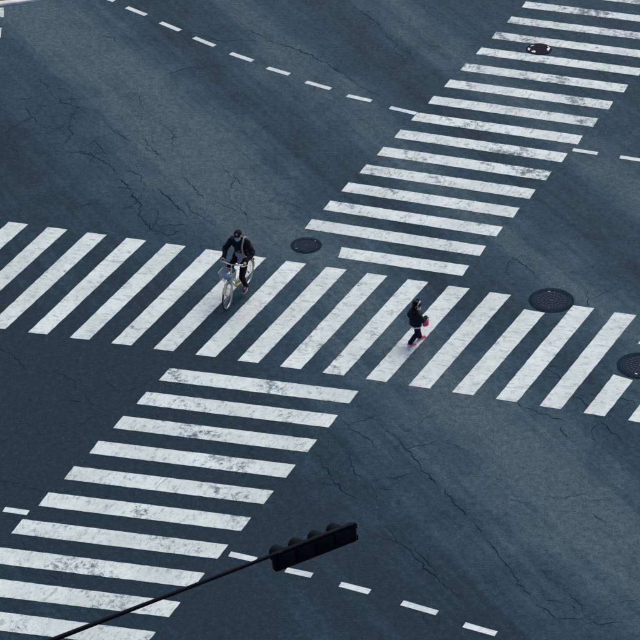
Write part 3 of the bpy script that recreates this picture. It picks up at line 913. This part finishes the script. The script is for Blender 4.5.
# ------------------------------------------------------------------ people
def head(bm, c, s, rot):
    """skull, jaw, nose, brows and ears; local x is where the face looks"""
    c = Vector(c)
    def E(p, sz): 
        m = Matrix.Translation(c) @ rot.to_4x4() @ Matrix.Translation(Vector(p) * s) @ Matrix.Diagonal((sz[0] * s, sz[1] * s, sz[2] * s, 1))
        bmesh.ops.create_icosphere(bm, subdivisions=3, radius=1.0, matrix=m)
    E((-0.008, 0, 0.02), (0.098, 0.077, 0.095))
    E((0.018, 0, -0.045), (0.070, 0.062, 0.075))
    E((0.055, 0, -0.092), (0.028, 0.030, 0.022))
    E((0.088, 0, -0.018), (0.014, 0.011, 0.026)); E((0.096, 0, -0.036), (0.014, 0.016, 0.012))
    E((0.072, 0, -0.066), (0.018, 0.024, 0.008)); E((0.071, 0, -0.076), (0.017, 0.021, 0.008))
    for y in (-1, 1):
        E((0.072, y * 0.034, 0.022), (0.014, 0.024, 0.008))
        E((-0.005, y * 0.079, -0.015), (0.022, 0.010, 0.032))

def eyes(c, s, rot, parent):
    for y in (-1, 1):
        bm = bmesh.new()
        m = Matrix.Translation(c) @ rot.to_4x4() @ Matrix.Translation(Vector((0.078, y * 0.032, 0.004)) * s) @ Matrix.Diagonal((0.009 * s, 0.014 * s, 0.008 * s, 1))
        bmesh.ops.create_icosphere(bm, subdivisions=2, radius=1.0, matrix=m)
        build('eye', bm, M['eye'], parent, True)

def fist(bm, g, axis, out, s=1.0, gr=0.017):
    """hand closed round a bar: g = bar centre, axis = from wrist end along the bar, out = side of the knuckles"""
    g, a = Vector(g), Vector(axis).normalized()
    o = Vector(out); o = (o - a * o.dot(a)).normalized()
    u = a.cross(o)
    if u.z < 0: u = -u
    def P(t, ang, r): return g + a * t * s + (o * math.cos(ang) + u * math.sin(ang)) * r
    r1 = gr + 0.011 * s
    # palm: wraps over the top of the bar
    for t in (-0.030, -0.010, 0.010, 0.030):
        cone_seg(bm, P(t, R(95), r1 + 0.006 * s), 0.014 * s, P(t, R(40), r1 + 0.004 * s), 0.013 * s, 8)
    cone_seg(bm, P(-0.036, R(100), r1), 0.014 * s, P(0.030, R(100), r1), 0.013 * s, 8)
    for t, ln, r in ((0.036, 0.92, 0.0088), (0.013, 1.0, 0.0092), (-0.010, 0.95, 0.0088), (-0.032, 0.78, 0.0078)):
        angs = [R(38), R(-22), R(-22 - 62 * ln), R(-22 - 115 * ln)]
        pts = [P(t, q, r1) for q in angs]
        for k in range(3): cone_seg(bm, pts[k], r * s * (1 - 0.06 * k), pts[k + 1], r * s * (1 - 0.06 * (k + 1)), 8)
    # thumb: leaves the inner side of the palm, lies along and under the bar
    th = [P(-0.030, R(125), r1), P(0.002, R(165), r1 + 0.002 * s), P(0.026, R(195), r1), P(0.044, R(205), r1)]
    for k in range(3): cone_seg(bm, th[k], (0.0125 - 0.0012 * k) * s, th[k + 1], (0.0112 - 0.0012 * k) * s, 8)
    return P(-0.055, R(100), r1 + 0.002 * s)      # wrist

def shoe(parent, ankle, toe_dir, s, mat, solemat, pitch=0.0):
    """shoe with a raised collar; sole is a sub-part"""
    d = Vector((toe_dir[0], toe_dir[1], 0)).normalized()
    rot = Matrix((d, Vector((-d.y, d.x, 0)), Vector((0, 0, 1)))).transposed() @ Matrix.Rotation(pitch, 3, 'Y')
    T = Matrix.Translation(ankle) @ rot.to_4x4() @ Matrix.Diagonal((s, s, s, 1))
    bm = bmesh.new()
    ell(bm, (0.10, 0.003, -0.052), (0.105, 0.044, 0.034)); ell(bm, (-0.01, 0, -0.045), (0.062, 0.038, 0.045)); ell(bm, (0.05, 0, -0.035), (0.07, 0.037, 0.035))
    cone_seg(bm, (-0.005, 0, -0.03), 0.042, (0, 0, 0.012), 0.043)
    bm.transform(T)
    sh = blob('shoe', bm, mat, parent, 0.008 * max(s, 0.7), 3)
    bm = bmesh.new()
    loop = []
    n = 20
    for i in range(n):
        t = 2 * math.pi * i / n
        x = 0.065 + 0.142 * math.cos(t); w = 0.047 if x > 0.06 else 0.040
        loop.append((x, w * math.sin(t)))
    va = [bm.verts.new(T @ Vector((x, y, -0.090))) for x, y in loop]; vb = [bm.verts.new(T @ Vector((x, y, -0.066))) for x, y in loop]
    bm.faces.new(va[::-1]); bm.faces.new(vb)
    for k in range(n): bm.faces.new((va[k], va[(k + 1) % n], vb[(k + 1) % n], vb[k]))
    build('sole', bm, solemat, sh, auto=R(40))
    return sh

def rider():
    root = tag(empty('person', BIKE_LOC, BIKE_YAW, BIKE_S), 'cyclist in dark jacket, black cap and blue face mask riding the cream bicycle', 'person')
    hip = Vector((0.24, 0, 0.92)); waist = Vector((0.27, 0, 1.08)); chest = Vector((0.33, 0, 1.28)); neck = Vector((0.385, 0, 1.455)); hc = Vector((0.435, 0, 1.585))
    sh = {s: Vector((0.345, s * 0.185, 1.395)) for s in (-1, 1)}
    el = {1: Vector((0.395, 0.345, 1.165)), -1: Vector((0.44, -0.335, 1.18))}
    gc = {s: Vector((0.715, s * 0.2755, 1.0325)) for s in (-1, 1)}
    ax = {s: (Vector((0.78, s * 0.264, 1.042)) - Vector((0.645, s * 0.287, 1.022))).normalized() for s in (-1, 1)}
    hp = {s: hip + Vector((0.02, s * 0.085, -0.01)) for s in (-1, 1)}
    kn = {1: Vector((0.60, 0.135, 0.575)), -1: Vector((0.665, -0.135, 0.845))}
    an = {1: Vector((0.415, 0.145, 0.228)), -1: Vector((0.425, -0.145, 0.545))}
    HR = Euler((0, R(3), R(4))).to_matrix()
    def limbs(bm, g, arms=True, legs=True):
        for s in (-1, 1):
            if arms:
                cone_seg(bm, sh[s], 0.060 + g, el[s], 0.043 + g); cone_seg(bm, el[s], 0.043 + g, wr[s].lerp(el[s], 0.06), 0.028 + g * 1.15)
            if legs:
                cone_seg(bm, hp[s], 0.088 + g, kn[s], 0.056 + g); cone_seg(bm, kn[s], 0.056 + g, kn[s].lerp(an[s], 0.35), 0.054 + g); cone_seg(bm, kn[s].lerp(an[s], 0.35), 0.054 + g, an[s], 0.034 + g * 1.2)
    bm = bmesh.new()
    wr = {}
    for s in (-1, 1): wr[s] = fist(bm, gc[s], ax[s], (0, s, 0))
    limbs(bm, 0)
    for s in (-1, 1):
        cone_seg(bm, an[s], 0.032, an[s] + Vector((0.10, 0, -0.045)), 0.026)
        cone_seg(bm, wr[s], 0.025, wr[s].lerp(gc[s] + Vector((0, 0, 0.03)), 0.5), 0.022)
    ell(bm, hip, (0.115, 0.155, 0.11)); ell(bm, waist, (0.10, 0.135, 0.14)); ell(bm, chest, (0.11, 0.165, 0.16))
    cone_seg(bm, chest + Vector((0, 0, 0.08)), 0.09, neck, 0.052); cone_seg(bm, neck, 0.052, hc - Vector((0.01, 0, 0.03)), 0.05)
    head(bm, hc, 1.0, HR)
    body = blob('body', bm, M['skin'], root, 0.006, 3)
    eyes(hc, 1.0, HR, root)
    # trousers
    bm = bmesh.new(); limbs(bm, 0.014, arms=False); ell(bm, hip, (0.135, 0.172, 0.12)); ell(bm, hip + Vector((0.01, 0, 0.08)), (0.118, 0.155, 0.09))
    blob('trousers', bm, M['trousers'], root, 0.009, 3, fold=0.009, fscale=13, seed=1)
    # shirt showing under the open jacket
    bm = bmesh.new(); ell(bm, hip + Vector((0.055, 0, 0.10)), (0.145, 0.150, 0.135)); ell(bm, chest + Vector((0.0, 0, -0.05)), (0.10, 0.12, 0.16)); cone_seg(bm, hip + Vector((0.10, 0.0, 0.04)), 0.085, hip + Vector((0.21, 0.005, -0.045)), 0.052)
    blob('shirt', bm, M['shirt'], root, 0.009, 3, fold=0.008, fscale=14, seed=2)
    # jacket
    bm = bmesh.new(); limbs(bm, 0.024, legs=False)
    ell(bm, chest + Vector((0, 0, 0.02)), (0.145, 0.205, 0.17)); ell(bm, waist + Vector((0.0, 0, 0.02)), (0.145, 0.180, 0.17)); ell(bm, hip + Vector((-0.03, 0, 0.06)), (0.145, 0.185, 0.12))
    cone_seg(bm, sh[-1], 0.082, sh[1], 0.082); cone_seg(bm, chest + Vector((0, 0, 0.1)), 0.10, neck + Vector((-0.01, 0, 0.01)), 0.074)
    for s in (-1, 1): cone_seg(bm, hip + Vector((0.06, s * 0.135, 0.10)), 0.06, hip + Vector((0.10, s * 0.165, 0.0)), 0.055)
    jk = blob('jacket', bm, M['jacket'], root, 0.010, 2, fold=0.018, fscale=11, seed=3)
    bm = bmesh.new(); torus(bm, 0.072, 0.018, Matrix.Translation(neck + Vector((0.0, 0, 0.005))) @ Matrix.Rotation(R(14), 4, 'Y'), 24, 8)
    build('collar', bm, M['jacket'], jk, True)
    for s in (-1, 1): shoe(root, an[s] + Vector((0, 0, -0.005)), (1, s * 0.1), 0.98, M['shoe'], M['sole'], R(6))
    # cap with brim and emblem
    C = Matrix.Translation(hc) @ HR.to_4x4()
    bm = bmesh.new()
    lathe(bm, [(1.03, 0.0), (1.05, 0.12), (1.02, 0.42), (0.88, 0.72), (0.6, 0.93), (0.25, 1.01), (0, 1.02)], 28, C @ Matrix.Translation((-0.008, 0, 0.050)) @ Matrix.Diagonal((0.104, 0.086, 0.082, 1)))
    cp = build('cap', bm, M['cap'], root, True)
    md = cp.modifiers.new('t', 'SOLIDIFY'); md.thickness = 0.004
    bm = bmesh.new()
    rows = []
    for i in range(13):
        a = R(-62) + R(124) * i / 12
        ip = Vector((-0.006 + 0.105 * math.cos(a), 0.087 * math.sin(a), 0.056)); ex = 0.026 * math.cos(a * 1.15) + 0.003
        op = ip + Vector((ex, 0, -0.010 - 0.02 * abs(math.sin(a))))
        rows.append([bm.verts.new(C @ q) for q in (ip, op, op + Vector((0, 0, -0.005)), ip + Vector((0, 0, -0.005)))])
    for a, b in zip(rows, rows[1:]):
        for k in range(4): bm.faces.new((a[k], a[(k + 1) % 4], b[(k + 1) % 4], b[k]))
    bm.faces.new(rows[0]); bm.faces.new(rows[-1][::-1])
    build('brim', bm, M['cap'], cp, auto=R(40))
    bm = bmesh.new(); box(bm, (0, 0, 0), (0.006, 0.05, 0.042), None, 0.002)
    bm.transform(C @ Matrix.Translation((0.092, 0.008, 0.088)) @ Matrix.Rotation(R(-24), 4, 'Y'))
    build('emblem', bm, M['patch'], cp)
    # hair at the nape and sides
    bm = bmesh.new()
    for (p, sz) in (((-0.055, 0, -0.015), (0.058, 0.072, 0.075)), ((-0.03, 0.06, -0.03), (0.045, 0.026, 0.065)), ((-0.03, -0.06, -0.03), (0.045, 0.026, 0.065)), ((-0.05, 0.045, -0.09), (0.035, 0.035, 0.055))):
        m = C @ Matrix.Translation(p) @ Matrix.Diagonal((*sz, 1)); bmesh.ops.create_icosphere(bm, subdivisions=3, radius=1.0, matrix=m)
    blob('hair', bm, M['hair'], root, 0.007, 2, fold=0.004, fscale=50)
    # mask
    bm = bmesh.new()
    rows = []
    for i in range(13):
        a = R(-74) + R(148) * i / 12
        row = []
        for z, rx, ry in ((-0.016, 0.106, 0.078), (-0.035, 0.116, 0.078), (-0.062, 0.112, 0.074), (-0.095, 0.095, 0.066), (-0.108, 0.078, 0.055)):
            k = math.cos(a) ** 0.8
            row.append(bm.verts.new(C @ Vector((-0.004 + rx * k, ry * math.sin(a), z * (0.65 + 0.35 * math.cos(a)) - 0.012))))
        rows.append(row)
    for a, b in zip(rows, rows[1:]):
        for k in range(4): bm.faces.new((a[k], a[k + 1], b[k + 1], b[k]))
    mk = build('mask', bm, M['mask_blue'], root, True)
    md = mk.modifiers.new('t', 'SOLIDIFY'); md.thickness = 0.003
    return root, neck, chest, hip
_, NECK, CHEST, HIP = rider()

# bag worn on the rider's back, its tan strap over the left shoulder
sb = tag(empty('shoulder_bag', BIKE_LOC, BIKE_YAW, BIKE_S), 'dark bag on the cyclist with a tan strap over one shoulder', 'bag')
bm = bmesh.new(); box(bm, CHEST + Vector((-0.225, 0.0, -0.12)), (0.10, 0.24, 0.30), Matrix.Rotation(R(14), 3, 'Y'), 0.04, 3)
build('bag_body', bm, M['bag_dark'], sb, auto=R(40))
bm = bmesh.new()
path = smooth_path([CHEST + Vector((-0.20, 0.10, 0.10)), (0.30, 0.115, 1.50), (0.385, 0.118, 1.49), (0.462, 0.118, 1.40), (0.490, 0.122, 1.28), (0.462, 0.135, 1.12), (0.40, 0.170, 1.02), (0.27, 0.205, 1.00), (0.12, 0.17, 1.08)], 6)
rows = []
for i, p in enumerate(path):
    d = (path[min(i + 1, len(path) - 1)] - path[max(i - 1, 0)]).normalized()
    ctr = Vector((0.30, 0.0, p.z)) if i > 10 else Vector((0.33, 0.05, 1.28))
    nn = (p - ctr); nn = (nn - d * nn.dot(d)).normalized(); w = d.cross(nn).normalized() * 0.020
    rows.append([bm.verts.new(q) for q in (p - w + nn * 0.006, p + w + nn * 0.006, p + w, p - w)])
for a, b in zip(rows, rows[1:]):
    for k in range(4): bm.faces.new((a[k], a[(k + 1) % 4], b[(k + 1) % 4], b[k]))
bm.faces.new(rows[0]); bm.faces.new(rows[-1][::-1])
build('strap', bm, M['strap'], sb, True)

# ------------------------------------------------------------------ the child
GIRL_LOC, GIRL_YAW, GIRL_S = (1.975, -0.955, 0.007), R(28), 1.01
def child():
    root = tag(empty('person', GIRL_LOC, GIRL_YAW, GIRL_S), 'small child in navy jacket and pink shoes walking on the wide crosswalk', 'person')
    hip = Vector((0, 0, 0.46)); chest = Vector((0.005, 0, 0.675)); neck = Vector((0.012, 0, 0.79)); hc = Vector((0.03, 0, 0.893))
    HR = Euler((0, R(14), R(-48))).to_matrix()
    HS = 0.86
    sh = {s: Vector((0.0, s * 0.105, 0.745)) for s in (-1, 1)}
    el = {1: Vector((-0.05, 0.175, 0.60)), -1: Vector((0.06, -0.18, 0.615))}
    hd = {1: Vector((0.02, 0.185, 0.475)), -1: Vector((0.175, -0.135, 0.645))}
    hp = {s: hip + Vector((0, s * 0.055, -0.02)) for s in (-1, 1)}
    kn = {1: Vector((0.085, 0.055, 0.255)), -1: Vector((0.005, -0.05, 0.245))}
    an = {1: Vector((0.125, 0.058, 0.076)), -1: Vector((-0.165, -0.058, 0.088))}
    def limbs(bm, g, arms=True, legs=True):
        for s in (-1, 1):
            if arms:
                cone_seg(bm, sh[s], 0.040 + g, el[s], 0.031 + g); cone_seg(bm, el[s], 0.031 + g, el[s].lerp(hd[s], 0.82), 0.020 + g * 1.2)
            if legs:
                cone_seg(bm, hp[s], 0.058 + g, kn[s], 0.043 + g); cone_seg(bm, kn[s], 0.043 + g, an[s], 0.027 + g * 2.2)
    bm = bmesh.new()
    limbs(bm, 0)
    for s in (-1, 1):
        d = (hd[s] - el[s]).normalized()
        w = fist(bm, hd[s], (0.9, s * 0.1, 0.0), (0, s, 0), 0.62, 0.007)
        cone_seg(bm, el[s].lerp(hd[s], 0.8), 0.019, w, 0.016); cone_seg(bm, w, 0.016, hd[s] + Vector((0, 0, 0.012)), 0.013)
        cone_seg(bm, an[s], 0.026, an[s] + Vector((0.06, 0, -0.03)), 0.02)
    ell(bm, hip, (0.075, 0.10, 0.08)); ell(bm, (0, 0, 0.56), (0.078, 0.098, 0.11)); ell(bm, chest, (0.078, 0.105, 0.11))
    cone_seg(bm, chest + Vector((0, 0, 0.05)), 0.055, neck, 0.036); cone_seg(bm, neck, 0.036, hc - Vector((0, 0, 0.03)), 0.036)
    head(bm, hc, HS, HR)
    blob('body', bm, M['skin'], root, 0.005, 2)
    eyes(hc, HS, HR, root)
    bm = bmesh.new(); limbs(bm, 0.011, arms=False); ell(bm, hip, (0.092, 0.112, 0.085))
    blob('trousers', bm, M['indigo'], root, 0.008, 3, fold=0.008, fscale=20, seed=6)
    # white hem of the shirt below the jacket
    bm = bmesh.new()
    lathe(bm, [(0.108, 0.0), (0.122, 0.002), (0.124, 0.045), (0.10, 0.13), (0.0, 0.14)], 32, Matrix.Translation((0, 0, 0.415)) @ Matrix.Diagonal((0.98, 1.12, 1, 1)))
    for v in bm.verts:
        a = math.atan2(v.co.y, v.co.x); v.co *= 1.0 + 0.012 * math.sin(a * 9); 
    build('shirt_hem', bm, M['white_cloth'], root, True)
    bm = bmesh.new(); limbs(bm, 0.020, legs=False)
    ell(bm, chest + Vector((0, 0, 0.0)), (0.122, 0.150, 0.125)); ell(bm, (0, 0, 0.565), (0.130, 0.152, 0.125)); ell(bm, (0, 0, 0.515), (0.120, 0.140, 0.075)); lathe(bm, [(0, 0.445), (0.122, 0.447), (0.128, 0.47), (0.12, 0.56), (0, 0.6)], 24, Matrix.Diagonal((1, 1.13, 1, 1)))
    cone_seg(bm, sh[-1], 0.058, sh[1], 0.058); cone_seg(bm, chest + Vector((0, 0, 0.06)), 0.07, neck, 0.058)
    jk = blob('jacket', bm, M['navy'], root, 0.008, 2, fold=0.013, fscale=17, seed=8)
    bm = bmesh.new(); ell(bm, (-0.075, 0, 0.79), (0.055, 0.085, 0.045)); ell(bm, (-0.05, 0.05, 0.80), (0.05, 0.045, 0.04)); ell(bm, (-0.05, -0.05, 0.80), (0.05, 0.045, 0.04))
    blob('hood', bm, M['navy'], jk, 0.008, 3, fold=0.006, fscale=25)
    for s in (-1, 1): shoe(root, an[s], (1, s * 0.08), 0.78, M['pink'], M['pink_pale'] if s > 0 else M['sole'], R(2) if s > 0 else R(14))
    # hair: bob with two little buns, pale band
    C = Matrix.Translation(hc) @ HR.to_4x4() @ Matrix.Diagonal((HS, HS, HS, 1))
    bm = bmesh.new()
    for (p, sz) in (((-0.022, 0, 0.038), (0.103, 0.090, 0.094)), ((-0.05, 0, -0.03), (0.068, 0.082, 0.085)), ((-0.02, 0.066, -0.04), (0.048, 0.026, 0.075)), ((-0.02, -0.066, -0.04), (0.048, 0.026, 0.075)),
                    ((0.052, 0, 0.062), (0.050, 0.066, 0.036)), ((-0.03, 0.066, 0.118), (0.036, 0.036, 0.034)), ((-0.03, -0.066, 0.118), (0.036, 0.036, 0.034))):
        m = C @ Matrix.Translation(p) @ Matrix.Diagonal((*sz, 1)); bmesh.ops.create_icosphere(bm, subdivisions=3, radius=1.0, matrix=m)
    hr = blob('hair', bm, M['hair'], root, 0.007, 2, fold=0.004, fscale=45)
    bm = bmesh.new()
    pts = []
    for i in range(17):
        a = R(-5) + R(190) * i / 16
        pts.append(C @ Vector((0.025 + 0.012 * math.sin(a), 0.094 * math.cos(a), 0.040 + 0.088 * math.sin(a))))
    tube(bm, pts, 0.010, 6)
    build('hair_band', bm, M['white_cloth'], hr, True)
    bm = bmesh.new()
    rows = []
    for i in range(13):
        a = R(-76) + R(152) * i / 12
        row = []
        for z, rx, ry in ((-0.014, 0.106, 0.079), (-0.035, 0.116, 0.079), (-0.062, 0.112, 0.075), (-0.095, 0.095, 0.067), (-0.108, 0.078, 0.056)):
            row.append(bm.verts.new(C @ Vector((-0.004 + rx * math.cos(a) ** 0.8, ry * math.sin(a), z * (0.65 + 0.35 * math.cos(a)) - 0.010))))
        rows.append(row)
    for a, b in zip(rows, rows[1:]):
        for k in range(4): bm.faces.new((a[k], a[k + 1], b[k + 1], b[k]))
    mk = build('mask', bm, M['mask_white'], root, True)
    md = mk.modifiers.new('t', 'SOLIDIFY'); md.thickness = 0.003
    return hd[-1]
HAND = child()

# pink bag hanging from the child's hand
pb = tag(empty('hand_bag', GIRL_LOC, GIRL_YAW, GIRL_S), 'small pink bag hanging from the hand of the child', 'bag')
bm = bmesh.new()
ell(bm, HAND + Vector((-0.02, 0, -0.12)), (0.066, 0.042, 0.085)); ell(bm, HAND + Vector((-0.02, 0, -0.165)), (0.075, 0.046, 0.062))
blob('bag_body', bm, M['pink'], pb, 0.006, 2, fold=0.005, fscale=25)
bm = bmesh.new()
tube(bm, smooth_path([HAND + Vector((-0.05, 0, -0.09)), HAND + Vector((-0.04, 0, -0.02)), HAND + Vector((0, 0, 0.0)), HAND + Vector((0.04, 0, -0.02)), HAND + Vector((0.05, 0, -0.09))]), 0.006, 6)
build('bag_handle', bm, M['pink_pale'], pb, True)
